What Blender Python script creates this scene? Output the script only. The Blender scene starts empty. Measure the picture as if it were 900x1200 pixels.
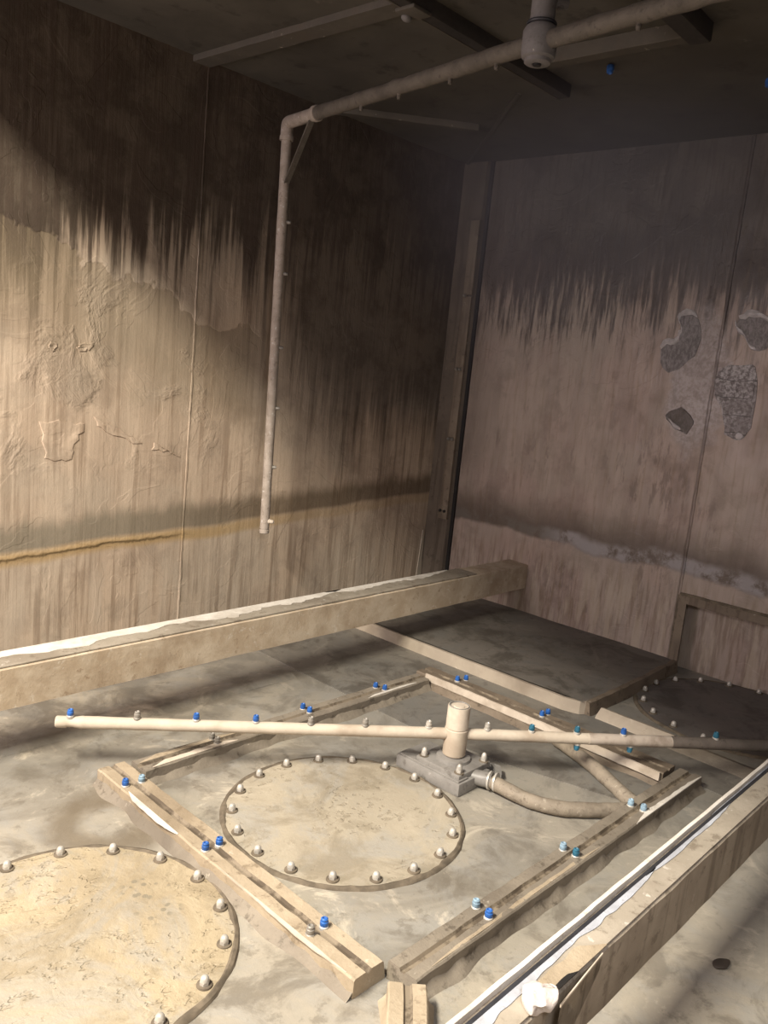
import bpy, bmesh, math, random
from mathutils import Vector, Matrix, noise as mn
random.seed(7)
C = bpy.context.scene.collection
PI = math.pi

# ------------------------------------------------------------------ materials
class NB:
    def __init__(s, name):
        s.m = bpy.data.materials.new(name); s.m.use_nodes = True
        s.t = s.m.node_tree; s.b = s.t.nodes['Principled BSDF']
        s.pos = s.t.nodes.new('ShaderNodeNewGeometry').outputs['Position']
        sp = s.t.nodes.new('ShaderNodeSeparateXYZ'); s.t.links.new(s.pos, sp.inputs[0])
        s.x, s.y, s.z = sp.outputs
    def put(s, sock, v):
        if isinstance(v, bpy.types.NodeSocket): s.t.links.new(v, sock)
        elif isinstance(v, tuple) and len(v) == 3 and sock.type == 'RGBA': sock.default_value = (*v, 1)
        else: sock.default_value = v
    def scale(s, sx, sy, sz, off=(0, 0, 0)):
        n = s.t.nodes.new('ShaderNodeMapping'); s.put(n.inputs['Vector'], s.pos)
        n.inputs['Scale'].default_value = (sx, sy, sz); n.inputs['Location'].default_value = off
        return n.outputs[0]
    def noise(s, sc, detail=4, vec=None, rough=.6, dist=0.0):
        n = s.t.nodes.new('ShaderNodeTexNoise'); s.put(n.inputs['Vector'], vec if vec is not None else s.pos)
        n.inputs['Scale'].default_value = sc; n.inputs['Detail'].default_value = detail
        n.inputs['Roughness'].default_value = rough; n.inputs['Distortion'].default_value = dist
        return n.outputs['Fac']
    def voro(s, sc, vec=None, feature='F1'):
        n = s.t.nodes.new('ShaderNodeTexVoronoi'); n.feature = feature
        s.put(n.inputs['Vector'], vec if vec is not None else s.pos); n.inputs['Scale'].default_value = sc
        return n.outputs['Distance']
    def ma(s, op, a, b=0.0, c=0.0, clamp=False):
        n = s.t.nodes.new('ShaderNodeMath'); n.operation = op; n.use_clamp = clamp
        s.put(n.inputs[0], a); s.put(n.inputs[1], b)
        if op == 'MULTIPLY_ADD': s.put(n.inputs[2], c)
        return n.outputs[0]
    def step(s, v, lo, hi, a=0.0, b=1.0):
        n = s.t.nodes.new('ShaderNodeMapRange'); n.interpolation_type = 'SMOOTHSTEP'
        s.put(n.inputs[0], v); n.inputs[1].default_value = lo; n.inputs[2].default_value = hi
        n.inputs[3].default_value = a; n.inputs[4].default_value = b
        return n.outputs[0]
    def mix(s, f, a, b):
        n = s.t.nodes.new('ShaderNodeMix'); n.data_type = 'RGBA'
        s.put(n.inputs[0], f); s.put(n.inputs[6], a); s.put(n.inputs[7], b)
        return n.outputs[2]
    def mul(s, *a):
        r = a[0]
        for q in a[1:]: r = s.ma('MULTIPLY', r, q)
        return r
    def add(s, a, b): return s.ma('ADD', a, b)
    def band(s, v, lo, hi, soft):
        return s.mul(s.step(v, lo - soft, lo + soft), s.step(v, hi - soft, hi + soft, 1, 0))
    def done(s, col, rough=.7, bump=None, bs=.3, bd=.01, metal=0.0, spec=.3):
        s.put(s.b.inputs['Base Color'], col); s.put(s.b.inputs['Roughness'], rough)
        s.b.inputs['Metallic'].default_value = metal; s.b.inputs['Specular IOR Level'].default_value = spec
        if bump is not None:
            n = s.t.nodes.new('ShaderNodeBump'); n.inputs['Strength'].default_value = bs; n.inputs['Distance'].default_value = bd
            s.put(n.inputs['Height'], bump); s.put(s.b.inputs['Normal'], n.outputs[0])
        return s.m

def wall_mat(name, left):
    k = NB(name)
    h = k.x if left else k.y
    fine = k.noise(1, 5, k.scale(34, 34, 1.6) if left else k.scale(44, 44, 4.0))          # thin vertical runs
    mid = k.noise(1, 4, k.scale(11, 11, .8, (3, 1, 0)) if left else k.scale(13, 13, 2.2, (3, 1, 0)))
    big = k.noise(1.6, 4); blot = k.noise(6, 6, rough=.65)
    tan = k.mix(k.step(mid, .35, .65), (.50, .395, .295), (.41, .318, .235)) if left else k.mix(k.step(mid, .35, .65), (.345, .262, .222), (.265, .198, .168))
    tan = k.mix(k.mul(k.step(fine, .5, .66), .55), tan, (.21, .145, .095))
    tan = k.mix(k.mul(k.step(blot, .48, .66), .5), tan, (.27, .205, .15) if left else (.17, .125, .1))
    tan = k.mix(k.mul(k.step(big, .4, .6), .3), tan, (.36, .33, .27))
    ze = k.ma('MULTIPLY_ADD', k.ma('SUBTRACT', fine, .5), .9, k.z)
    ze = k.ma('MULTIPLY_ADD', k.ma('SUBTRACT', mid, .5), .55, ze)
    ze = k.ma('MULTIPLY_ADD', k.ma('SUBTRACT', big, .5), .25, ze)
    if left:
        ze = k.ma('MULTIPLY_ADD', k.step(h, 1.95, 1.40), .28, ze)
        zd = k.ma('MULTIPLY_ADD', k.step(h, 2.3, 3.4), .85, ze); up = k.ma('MAXIMUM', k.step(ze, 1.66, 1.98), k.mul(k.step(zd, 1.5, 2.2), .9))
        col = k.mix(k.mul(up, .96), tan, k.mix(k.step(blot, .4, .6), (.075, .058, .042), (.04, .028, .018)))
    else:
        up = k.band(ze, 1.78, 2.12, .12)
        ub = k.noise(3.2, 6, rough=.65, dist=.8)
        col = k.mix(k.mul(k.step(ze, 1.75, 2.1), .92), tan, k.mix(k.step(ub, .40, .6), (.115, .094, .082), (.06, .046, .040)))
        col = k.mix(k.mul(up, .75), col, (.042, .030, .028))
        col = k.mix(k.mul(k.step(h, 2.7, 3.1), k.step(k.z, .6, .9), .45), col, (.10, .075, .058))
    if left:  # old coating: a darker olive layer shows below a ragged edge
        ed = k.ma('MULTIPLY_ADD', k.ma('SUBTRACT', k.noise(5, 4, rough=.55), .5), .35, k.ma('MULTIPLY_ADD', h, .30, k.z))
        lay = k.mul(k.step(ed, 2.20, 2.215, 1, 0), k.step(ed, 1.6, 2.0), k.step(h, 2.75, 2.5))
        col = k.mix(k.mul(lay, .6), col, (.20, .155, .10))
        wr_ = k.mul(k.step(k.noise(3.2, 5, dist=.8), .5, .62), k.step(k.z, .75, .95), k.step(k.z, 1.5, 1.75, 1, 0), k.step(h, 2.5, 2.25))
        col = k.mix(k.mul(wr_, .4), col, (.25, .20, .15))
    else:
        lay = wr_ = None
    # dark drip tongues just under the stain
    tong = k.mul(k.step(fine, .5, .6), k.step(k.z, 1.5, 1.9))
    col = k.mix(k.mul(tong, .75), col, (.06, .042, .03))
    # tide mark
    zw = k.ma('MULTIPLY_ADD', k.ma('SUBTRACT', k.noise(4, 3), .5), .09, k.z)
    zw = k.ma('MULTIPLY_ADD', k.ma('SUBTRACT', big, .5), .10, zw)
    bump_extra = None
    if left:
        zs = k.ma('MULTIPLY_ADD', h, -.045, k.add(k.z, .09))          # the tide line climbs to the right
        zs = k.ma('MULTIPLY_ADD', k.ma('SUBTRACT', k.noise(1.7, 2), .5), .07, zs)
        zt = k.ma('MULTIPLY_ADD', k.ma('SUBTRACT', k.noise(1, 3, k.scale(15, 15, .5)), .5), .10, zs)
        band = k.mul(k.step(zs, .515, .545), k.step(zt, .60, .68, 1, 0))
        col = k.mix(k.mul(band, .72), col, k.mix(k.step(h, 1.8, 2.9), (.165, .148, .108), (.085, .058, .030)))
        och = k.mul(k.band(zs, .475, .528, .016), k.step(h, 2.2, 3.4, .8, .35))
        col = k.mix(och, col, (.36, .245, .11))
        zl = k.ma('MULTIPLY_ADD', k.ma('SUBTRACT', k.noise(9, 4), .5), .05, zs)
        line = k.mul(k.band(zl, .498, .507, .004), k.step(h, 2.35, 2.1)); bump_extra = k.mul(k.band(zl, .50, .52, .01), k.step(h, 2.35, 2.1))
        col = k.mix(k.mul(line, .75), col, (.12, .08, .035))
    else:
        band = k.step(zw, .50, .53); band = k.mul(band, k.step(zw, .56, .78, 1, 0))
        col = k.mix(k.mul(band, .85), col, (.065, .045, .032))
        pal = k.mul(k.band(zw, .515, .585, .02), k.step(k.noise(6, 6, rough=.7), .40, .55))
        col = k.mix(k.mul(pal, k.step(h, 2.55, 2.25, .45, .85)), col, k.mix(k.step(h, 2.25, 2.55), (.30, .28, .28), (.15, .14, .125)))
        ex_ = k.mul(k.ma('SUBTRACT', h, 1.69), 5.5); ez_ = k.mul(k.ma('SUBTRACT', k.z, 1.46), 2.6)
        er = k.ma('POWER', k.add(k.mul(ex_, ex_), k.mul(ez_, ez_)), .5); er = k.ma('MULTIPLY_ADD', k.ma('SUBTRACT', k.noise(9, 5), .5), .8, er)
        smear = k.step(er, .7, 1.0, 1, 0)
        col = k.mix(k.mul(smear, .75), col, k.mix(k.step(k.noise(40, 6, rough=.7), .4, .6), (.23, .195, .185), (.36, .32, .32)))
        sg = k.ma('ABSOLUTE', k.ma('MULTIPLY_ADD', k.ma('SUBTRACT', k.noise(6, 4), .5), .03, k.ma('SUBTRACT', h, 1.616)))
        col = k.mix(k.mul(k.step(sg, .002, .010, 1, 0), .55), col, (.07, .052, .047))
        mott = k.mul(k.step(k.noise(1, 5, k.scale(20, 20, 5), rough=.7), .52, .62), k.step(k.noise(1.9, 3), .45, .6))
        col = k.mix(k.mul(mott, .55), col, (.12, .088, .07))
    low = k.mul(k.step(k.z, .5, .3), .0) if False else k.mul(k.step(k.z, .35, .5, 1, 0), k.step(fine, .44, .6))
    col = k.mix(k.mul(low, .28 if left else .5), col, (.17, .12, .08))
    lowpale = k.mul(k.step(k.z, .3, .5, 1, 0), k.step(mid, .5, .62))
    col = k.mix(k.mul(lowpale, .45), col, (.5, .42, .33))
    # blistered paint
    bl = k.noise(9, 7, rough=.7, dist=.6); edge = k.step(k.noise(2.6, 3, dist=1.2), .52, .535)
    hgt = k.add(k.mul(bl, .45), k.mul(edge, .10)); hgt = k.add(hgt, k.mul(fine, .35))
    if left: hgt = k.add(hgt, k.mul(lay, -.25)); hgt = k.add(hgt, k.mul(wr_, k.mul(k.noise(11, 4, dist=2.0), 1.1)))
    if bump_extra is not None: hgt = k.add(hgt, k.mul(bump_extra, .5))
    return k.done(col, k.step(blot, .3, .7, .5 if left else .36, .8 if left else .62), hgt, .55, .012, spec=.35 if left else .5)

def crust_mat(name, a, b, dark, sc=6, bs=.5, bd=.006, rough=.7, pale=(.62, .56, .47), palev=.64, darkv=.55, spec=.3, streak=False):
    k = NB(name)
    n1 = k.noise(sc, 6, rough=.65, dist=.4); n2 = k.noise(sc * 2.7, 5, k.scale(1, 1, 1, (5, 2, 1)), rough=.7); n3 = k.noise(sc * .35, 4, k.scale(1, 1, 1, (9, 4, 2)))
    n4 = k.noise(sc * 12, 4)
    col = k.mix(k.step(n1, .35, .65), a, b)
    col = k.mix(k.mul(k.step(n2, darkv, darkv + .12), .7), col, dark)
    col = k.mix(k.mul(k.step(n3, .5, .68), .55), col, dark)
    col = k.mix(k.mul(k.step(n2, 1 - palev, 1 - palev - .1), .6), col, pale)
    if streak:
        f = k.noise(1, 4, k.scale(26, 26, 1.5)); col = k.mix(k.mul(k.step(f, .5, .62), .6), col, dark)
    h = k.add(k.mul(n1, .5), k.add(k.mul(n2, .5), k.mul(n4, .25)))
    return k.done(col, rough, h, bs, bd, spec=spec)

def plain(name, col, rough=.5, metal=0.0, spec=.4, var=.25, sc=40):
    k = NB(name); n = k.noise(sc, 4)
    d = tuple(c * (1 - var) for c in col)
    return k.done(k.mix(k.step(n, .35, .65), col, d), rough, n, .15, .003, metal, spec)

def floor_mat(name, A, B, D, pl=(.6, .53, .42)):
    k = NB(name)
    n1 = k.noise(1.3, 5, rough=.6, dist=.8); n2 = k.noise(4.5, 7, rough=.68, dist=.6); n3 = k.noise(16, 5, rough=.7); n4 = k.noise(70, 3)
    g = tuple(.5 * (A[1] + B[1]) * q for q in (.97, .95, .88))
    n5 = k.noise(2.6, 6, k.scale(1, 1, 1, (7, 3, 1)), rough=.7, dist=1.4)
    col = k.mix(k.step(n1, .38, .62), A, B)
    col = k.mix(k.mul(k.step(n5, .45, .62), .55), col, g)
    col = k.mix(k.mul(k.step(n2, .48, .63), .7), col, D)
    col = k.mix(k.mul(k.step(n5, .42, .30), .55), col, pl)
    col = k.mix(k.mul(k.step(n2, .42, .33), .45), col, pl)
    col = k.mix(k.mul(k.step(n3, .55, .66), .5), col, D)
    rim = k.mul(k.step(n1, .55, .60), k.step(n1, .60, .65, 1, 0)); col = k.mix(k.mul(rim, .3), col, D)
    h = k.add(k.mul(n2, .6), k.add(k.mul(n3, .35), k.mul(n4, .12)))
    return k, col, h

M = {}
M['wl'] = wall_mat('left_wall_paint', True)
M['wr'] = wall_mat('right_wall_paint', False)
k, c, h = floor_mat('floor_film', (.325, .29, .23), (.25, .23, .192), (.13, .112, .087))
# grime that collects along the frame and round the plates (world places)
def ring(cx, cy, r, w):
    d = k.ma('POWER', k.add(k.ma('POWER', k.ma('SUBTRACT', k.x, cx), 2), k.ma('POWER', k.ma('SUBTRACT', k.y, cy), 2)), .5)
    d = k.ma('MULTIPLY_ADD', k.ma('SUBTRACT', k.noise(5, 4), .5), .18, d)
    return k.band(d, r - w, r + w, w * .8)
c = k.mix(k.mul(ring(1.20, 2.03, .13, .055), .85), c, (.135, .11, .078))
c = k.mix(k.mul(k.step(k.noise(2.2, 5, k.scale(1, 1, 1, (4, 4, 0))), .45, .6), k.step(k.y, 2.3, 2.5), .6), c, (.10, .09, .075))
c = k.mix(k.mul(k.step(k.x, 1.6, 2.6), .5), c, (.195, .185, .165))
M['floor'] = k.done(c, .55, h, .5, .01, spec=.35)
k, c, h = floor_mat('shelf_film', (.155, .14, .12), (.125, .112, .094), (.065, .056, .045), (.2, .18, .155))
M['shelf'] = k.done(c, .6, h, .4, .008)
k, c, h = floor_mat('grey_floor_film', (.185, .17, .145), (.145, .135, .118), (.075, .066, .055), (.26, .24, .205))
M['floor_grey'] = k.done(c, .5, h, .5, .01, spec=.35)
k, c, h = floor_mat('plate_film', (.36, .315, .24), (.315, .275, .21), (.22, .187, .135), (.42, .37, .29))
dn = k.mul(k.step(k.noise(1, 2, k.scale(34, 60, 30)), .58, .66), k.step(k.noise(4, 2), .42, .58)); h = k.add(h, k.mul(dn, -.25)); c = k.mix(k.mul(dn, .35), c, (.2, .165, .115)); M['plate'] = k.done(c, .6, h, .75, .008, spec=.3)
k, c, h = floor_mat('plate_film_print', (.345, .285, .19), (.305, .25, .168), (.225, .182, .118), (.40, .34, .24))
ex = k.ma('SUBTRACT', k.x, 1.10); ey = k.ma('SUBTRACT', k.y, 1.63)
dd = k.ma('POWER', k.add(k.mul(ex, ex, 140.), k.mul(ey, ey, 60.)), .5)
pr = k.mul(k.step(dd, .75, 1.0, 1, 0), k.step(k.voro(42), .28, .36, 1, 0), k.step(k.noise(9, 3), .38, .55))
c = k.mix(k.mul(pr, .75), c, (.17, .15, .11))
dn = k.mul(k.step(k.noise(1, 2, k.scale(30, 52, 30, (2, 1, 0))), .56, .65), k.step(k.noise(4, 2), .38, .55)); h = k.add(h, k.mul(dn, -.3)); h = k.add(h, k.mul(k.noise(11, 5, dist=1.5), .5)); c = k.mix(k.mul(dn, .3), c, (.23, .185, .12)); M['plate2'] = k.done(c, .6, h, .9, .009, spec=.3)
k, c, h = floor_mat('plate_film_dark', (.15, .132, .118), (.12, .105, .095), (.06, .052, .045), (.17, .15, .14))
M['plate3'] = k.done(c, .55, h, .5, .006)
M['bar'] = crust_mat('channel_crust', (.37, .305, .22), (.31, .25, .175), (.16, .122, .08), bs=.8, bd=.008)
M['bar_grey'] = crust_mat('channel_grey_crust', (.225, .193, .15), (.18, .153, .12), (.07, .056, .042), bs=.8, bd=.008)
M['bar_dark'] = crust_mat('channel_brown_crust', (.19, .15, .11), (.14, .11, .08), (.06, .045, .03))
M['beam'] = crust_mat('beam_scale', (.43, .34, .24), (.54, .455, .345), (.26, .185, .12), sc=9, palev=.6, darkv=.58)
M['beam_r'] = crust_mat('beam_grime', (.27, .228, .178), (.33, .285, .225), (.135, .108, .08), sc=7, streak=True, palev=.6, pale=(.4, .36, .3))
M['beam_top'] = crust_mat('beam_top_film', (.32, .28, .225), (.27, .235, .185), (.14, .112, .082), sc=9, palev=.6, pale=(.62, .58, .52))
M['white'] = crust_mat('white_residue', (.64, .605, .545), (.54, .50, .44), (.33, .285, .23), sc=14, bs=.4, darkv=.6)
M['cream'] = crust_mat('cream_paint', (.54, .47, .385), (.47, .40, .325), (.28, .225, .165), sc=16, bs=.25, bd=.003, darkv=.62)
M['lip'] = crust_mat('lit_lip_tone', (.41, .35, .275), (.36, .305, .24), (.20, .16, .12), sc=8, bs=.25, darkv=.64)  # pale tone that puts light into the lip, strip and corner tip
M['bluewhite'] = crust_mat('bluish_white_paint', (.40, .415, .455), (.32, .33, .36), (.23, .22, .22), sc=16, darkv=.58, pale=(.6, .61, .65))
M['seal'] = plain('dark_seal', (.03, .03, .035), .5)
M['arm'] = crust_mat('arm_paint', (.49, .425, .34), (.43, .37, .295), (.28, .215, .155), sc=13, bs=.25, bd=.003, darkv=.63, palev=.66, pale=(.66, .60, .51))
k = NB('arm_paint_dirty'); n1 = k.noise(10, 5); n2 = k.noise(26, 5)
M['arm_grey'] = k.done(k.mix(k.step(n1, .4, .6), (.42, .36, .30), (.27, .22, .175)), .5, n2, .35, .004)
M['arm_dark'] = crust_mat('arm_dark_tone', (.15, .125, .105), (.11, .092, .078), (.06, .05, .04), sc=12, bs=.4, pale=(.3, .26, .225), palev=.66)  # darker tone for the last length of the arm
M['pipe'] = crust_mat('pipe_scale', (.11, .094, .076), (.085, .073, .058), (.045, .037, .03), sc=18, bs=.6, bd=.006, pale=(.2, .177, .148))
M['drop'] = crust_mat('drop_pipe_paint', (.34, .29, .245), (.295, .25, .208), (.17, .138, .11), sc=16, bs=.35, bd=.003, pale=(.60, .56, .52), palev=.58)
M['hubgrey'] = crust_mat('hub_grey', (.16, .149, .144), (.13, .12, .115), (.09, .08, .072), sc=16, bs=.2, bd=.002)
M['metal'] = crust_mat('grey_casting', (.235, .222, .205), (.20, .188, .172), (.115, .104, .092), sc=12, bs=.3, bd=.003, pale=(.36, .345, .32), rough=.42)
M['bolt'] = plain('steel_bolt', (.50, .47, .42), .42, .25)
M['bolt_dark'] = plain('dull_bolt', (.26, .24, .21), .5, .2)
M['blue'] = plain('blue_plastic', (.03, .125, .42), .35, var=.4)
M['teal'] = plain('teal_plastic', (.03, .13, .20), .4, var=.4)
M['paleblue'] = plain('scaled_blue_plastic', (.25, .36, .45), .5, var=.35)
M['hole'] = plain('dark_bore', (.012, .01, .009), .7)
M['hose'] = crust_mat('hose_crust', (.255, .215, .165), (.205, .172, .132), (.11, .088, .066), sc=22, bs=.6, bd=.005, pale=(.46, .41, .34), palev=.6)
M['dirt'] = plain('grime_ring', (.15, .12, .085), .85, var=.4, sc=25)
k = NB('groove_dark'); n1 = k.noise(14, 5, rough=.7)
M['joint'] = k.done(k.mix(k.step(n1, .42, .58), (.085, .065, .045), (.21, .17, .122)), .8, n1, .4, .005)  # darker mottled tone for the channel groove faces
M['ceil'] = crust_mat('ceiling_soot', (.08, .071, .057), (.062, .055, .044), (.035, .029, .023), sc=3, bs=.3, pale=(.14, .12, .1))
M['ceilbar'] = crust_mat('ceiling_steel', (.085, .074, .059), (.07, .061, .049), (.08, .065, .05), sc=8, bs=.4)
M['soot'] = plain('soot_steel', (.03, .025, .021), .7)
M['post'] = crust_mat('post_paint', (.135, .108, .082), (.11, .088, .068), (.065, .05, .037), sc=5, bs=.4, streak=True, pale=(.26, .22, .17))
M['postbar'] = crust_mat('post_bar_paint', (.20, .16, .118), (.16, .127, .094), (.09, .067, .048), sc=7, bs=.4, streak=True)
k = NB('bare_steel'); n1 = k.noise(75, 6, k.scale(1, 1, .5), rough=.8)
M['bare'] = k.done(k.mix(k.step(n1, .40, .60), (.085, .072, .07), (.23, .205, .205)), .35, n1, .9, .004, spec=.6)
M['curl'] = plain('paint_curl', (.8, .75, .76), .3, var=.2)
k = NB('crackled_paint'); n1 = k.noise(60, 6, rough=.8); n2 = k.noise(7, 3); wv_ = k.ma('MULTIPLY_ADD', k.noise(9, 3), .05, k.z)
ln = k.mul(k.step(k.ma('PINGPONG', wv_, .042), .0, .004, 1, 0), k.step(k.noise(8, 2), .38, .45)); wy_ = k.ma('MULTIPLY_ADD', k.noise(11, 3), .05, k.y)
ln = k.ma('MAXIMUM', ln, k.mul(k.step(k.ma('PINGPONG', wy_, .038), .0, .004, 1, 0), k.step(k.noise(6, 2), .42, .5)))
c = k.mix(k.step(n1, .42, .58), (.13, .112, .11), (.44, .41, .42)); c = k.mix(k.mul(k.step(n2, .45, .6), .6), c, (.17, .145, .143))
M['crackle'] = k.done(k.mix(k.mul(ln, .9), c, (.05, .042, .042)), .3, n1, .9, .006, spec=.6)
M['tanflake'] = crust_mat('tan_flake', (.34, .265, .19), (.30, .23, .165), (.17, .13, .095), sc=20, bs=.5)
M['leaf'] = plain('dark_scrap', (.05, .04, .032), .6)
M['wad'] = crust_mat('white_wad', (.56, .51, .48), (.48, .425, .385), (.33, .27, .225), sc=20, bs=.6)

# ------------------------------------------------------------------ mesh helpers
def finish(name, bm, mat, parent=None, ang=35):
    me = bpy.data.meshes.new(name); bmesh.ops.recalc_face_normals(bm, faces=bm.faces[:]); bm.to_mesh(me); bm.free()
    for p in me.polygons: p.use_smooth = True
    me.set_sharp_from_angle(angle=math.radians(ang))
    me.materials.append(M[mat] if isinstance(mat, str) else mat)
    o = bpy.data.objects.new(name, me); C.objects.link(o)
    if parent is not None: o.parent = parent
    return o
def tag(o, label, cat, group=None, kind=None):
    o['label'] = label; o['category'] = cat
    if group: o['group'] = group
    if kind: o['kind'] = kind
    return o
def thing(name, label, cat, loc=(0, 0, 0), rz=0, group=None):
    o = bpy.data.objects.new(name, None); C.objects.link(o); o.location = loc; o.rotation_euler = (0, 0, rz)
    o.empty_display_size = .05
    return tag(o, label, cat, group)
def struct(name, bm, mat, label, cat='structure', ang=35):
    o = finish(name, bm, mat, None, ang); o['kind'] = 'structure'; o['label'] = label; o['category'] = cat
    return o
def box(bm, x0, x1, y0, y1, z0, z1, bev=0.0):
    r = bmesh.ops.create_cube(bm, size=1.0, matrix=Matrix.Translation(((x0 + x1) / 2, (y0 + y1) / 2, (z0 + z1) / 2)) @ Matrix.Diagonal((x1 - x0, y1 - y0, z1 - z0, 1)))
    if bev > 0:
        vs = set(r['verts']); es = [e for e in bm.edges if e.verts[0] in vs and e.verts[1] in vs]
        bmesh.ops.bevel(bm, geom=es, offset=bev, segments=2, affect='EDGES', profile=.6)
    return bm
def jit(p, s, a):
    v = mn.noise_vector(Vector(p) * s); return Vector(p) + v * a
def sweep(bm, prof, path, up=Vector((0, 0, 1)), closed=True, amp=0.0, sc=18.0, scales=None, step=None):
    """profile (side, up) swept along a path of points, ends capped"""
    path = [Vector(p) for p in path]
    if step:
        q = []
        for a, b in zip(path, path[1:]):
            n = max(1, int((b - a).length / step))
            q += [a.lerp(b, i / n) for i in range(n)]
        path = q + [path[-1]]
    rings = []
    for i, p in enumerate(path):
        t = (path[min(i + 1, len(path) - 1)] - path[max(i - 1, 0)]).normalized()
        u = up if abs(t.dot(up)) < .95 else Vector((0, 1, 0))
        s = t.cross(u).normalized(); w = s.cross(t).normalized()
        f = scales[i] if scales else 1
        ring = []
        for (a, b) in prof:
            v = p + s * a * f + w * b * f
            if amp: v = jit(v, sc, amp)
            ring.append(bm.verts.new(v))
        rings.append(ring)
    n = len(prof)
    for r0, r1 in zip(rings, rings[1:]):
        for j in range(n if closed else n - 1):
            bm.faces.new((r0[j], r0[(j + 1) % n], r1[(j + 1) % n], r1[j]))
    if closed:
        bm.faces.new(list(reversed(rings[0]))); bm.faces.new(rings[-1])
    return bm
def circ(r, n=20): return [(r * math.cos(2 * PI * i / n), r * math.sin(2 * PI * i / n)) for i in range(n)]
def tube(bm, path, r, n=20, amp=0.0, sc=18.0, step=None, scales=None): return sweep(bm, circ(r, n), path, amp=amp, sc=sc, step=step, scales=scales)
def lathe(bm, prof, n=28, mtx=Matrix(), amp=0):
    """prof = [(r, z)] bottom to top"""
    rings = []
    for r, z in prof:
        if r < 1e-6: rings.append([bm.verts.new(mtx @ Vector((0, 0, z)))])
        else: rings.append([bm.verts.new(mtx @ Vector((r * math.cos(2 * PI * i / n), r * math.sin(2 * PI * i / n), z))) for i in range(n)])
    for a, b in zip(rings, rings[1:]):
        for i in range(n):
            j = (i + 1) % n
            if len(a) == 1 and len(b) > 1: bm.faces.new((a[0], b[j], b[i]))
            elif len(b) == 1 and len(a) > 1: bm.faces.new((a[i], a[j], b[0]))
            elif len(a) > 1: bm.faces.new((a[i], a[j], b[j], b[i]))
    for e, rev in ((rings[0], True), (rings[-1], False)):
        if len(e) > 1: bm.faces.new(list(reversed(e)) if rev else e)
    return bm
def slab(bm, pts, z0, z1, rough=0.0):
    """prism from an outline of (x, y)"""
    lo = [bm.verts.new((x, y, z0)) for x, y in pts]; hi = [bm.verts.new((x, y, z1)) for x, y in pts]
    n = len(pts)
    bm.faces.new(list(reversed(lo))); bm.faces.new(hi)
    for i in range(n): bm.faces.new((lo[i], lo[(i + 1) % n], hi[(i + 1) % n], hi[i]))
    return bm
def B(): return bmesh.new()
def aim(a, d):
    return Matrix.Translation(a) @ Vector((0, 0, 1)).rotation_difference(Vector(d).normalized()).to_matrix().to_4x4()
def grid(bm, p0, u, v, nu, nv, fn=None):
    p0, u, v = Vector(p0), Vector(u), Vector(v)
    g = [[bm.verts.new((fn or (lambda q: q))(p0 + u * (i / nu) + v * (j / nv))) for j in range(nv + 1)] for i in range(nu + 1)]
    for i in range(nu):
        for j in range(nv): bm.faces.new((g[i][j], g[i + 1][j], g[i + 1][j + 1], g[i][j + 1]))
    return bm
def smooth_path(pts, n=8):
    P = [Vector(p) for p in pts]; out = []
    for i in range(len(P) - 1):
        a, b, c, d = P[max(i - 1, 0)], P[i], P[i + 1], P[min(i + 2, len(P) - 1)]
        for k_ in range(n):
            t = k_ / n
            out.append(.5 * ((2 * b) + (c - a) * t + (2 * a - 5 * b + 4 * c - d) * t * t + (3 * b - a - 3 * c + d) * t ** 3))
    return out + [P[-1]]
def ragged(p0, p1, w, z, side, seed, n=26, h=.0015):
    """thin chipped strip lying along p0-p1 with a torn far edge (outline for slab)"""
    n = max(n, 90); a, b = Vector(p0), Vector(p1); d = (b - a); s = Vector((-d.y, d.x)).normalized() * side
    base = [a + d * (i / n) for i in range(n + 1)]
    top = [p + s * w * max(.06, (.68 + .42 * mn.noise(Vector((p.x * 4, p.y * 4, seed * 3.7))) + .22 * mn.noise(Vector((p.x * 24, p.y * 24, seed * 1.7)))) * min(1, 5 * min(i / n, 1 - i / n) + .1)) for i, p in enumerate(base)]
    pts = [(p.x, p.y) for p in base] + [(p.x, p.y) for p in reversed(top)]
    return slab(B(), pts, z, z + h)

XW, YL, ZC = 4.09, 3.28, 2.60
X0, Y0 = -.9, -.4

# ------------------------------------------------------------------ setting
bm = B(); box(bm, X0, 4.30, Y0, YL, -.06, 0); struct('floor', bm, 'floor', 'beige scaled steel tank floor under the frame and plates', 'floor')
bm = B()
box(bm, X0, XW + .2, YL, YL + .06, -.06, ZC)
struct('wall_left', bm, 'wl', 'tan stained steel wall behind the long left beam', 'wall')
bm = B()  # right wall with a recess at the floor
RY, RZ = 1.607, .401
box(bm, XW, XW + .05, RY, YL, -.06, ZC); box(bm, XW, XW + .05, Y0, RY, RZ, ZC)
box(bm, XW + .04, XW + .13, RY - .0, RY + .02, 0, RZ + .02); box(bm, XW + .04, XW + .13, Y0, RY, RZ, RZ + .02)
box(bm, 4.19, 4.25, Y0, RY + .02, -.06, RZ + .02)
struct('wall_right', bm, 'wr', 'brown stained steel wall with a low recess at its right', 'wall')
bm = B(); slab(bm, [(RY, 0), (RY, RZ), (Y0, RZ), (Y0, RZ - .04), (RY - .042, RZ - .04), (RY - .042, 0)], 0, .012)
bm.transform(Matrix(((0, 0, -1, XW + .006), (1, 0, 0, 0), (0, 1, 0, 0), (0, 0, 0, 1))))
struct('trim_1', bm, 'postbar', 'brown flat flange framing the low wall recess', 'trim')
bm = B(); sweep(bm, [(-.008, -.002), (-.006, .006), (.006, .006), (.008, -.002)], [(XW, RY + .004, .05), (XW, RY + .004, RZ + .006), (XW, RY - .3, RZ + .006), (XW, Y0, RZ + .006)], up=Vector((-1, 0, 0)), amp=.002, sc=20, step=.03); struct('trim_11', bm, 'dirt', 'dark grime line round the recess flange', 'trim')
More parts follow.
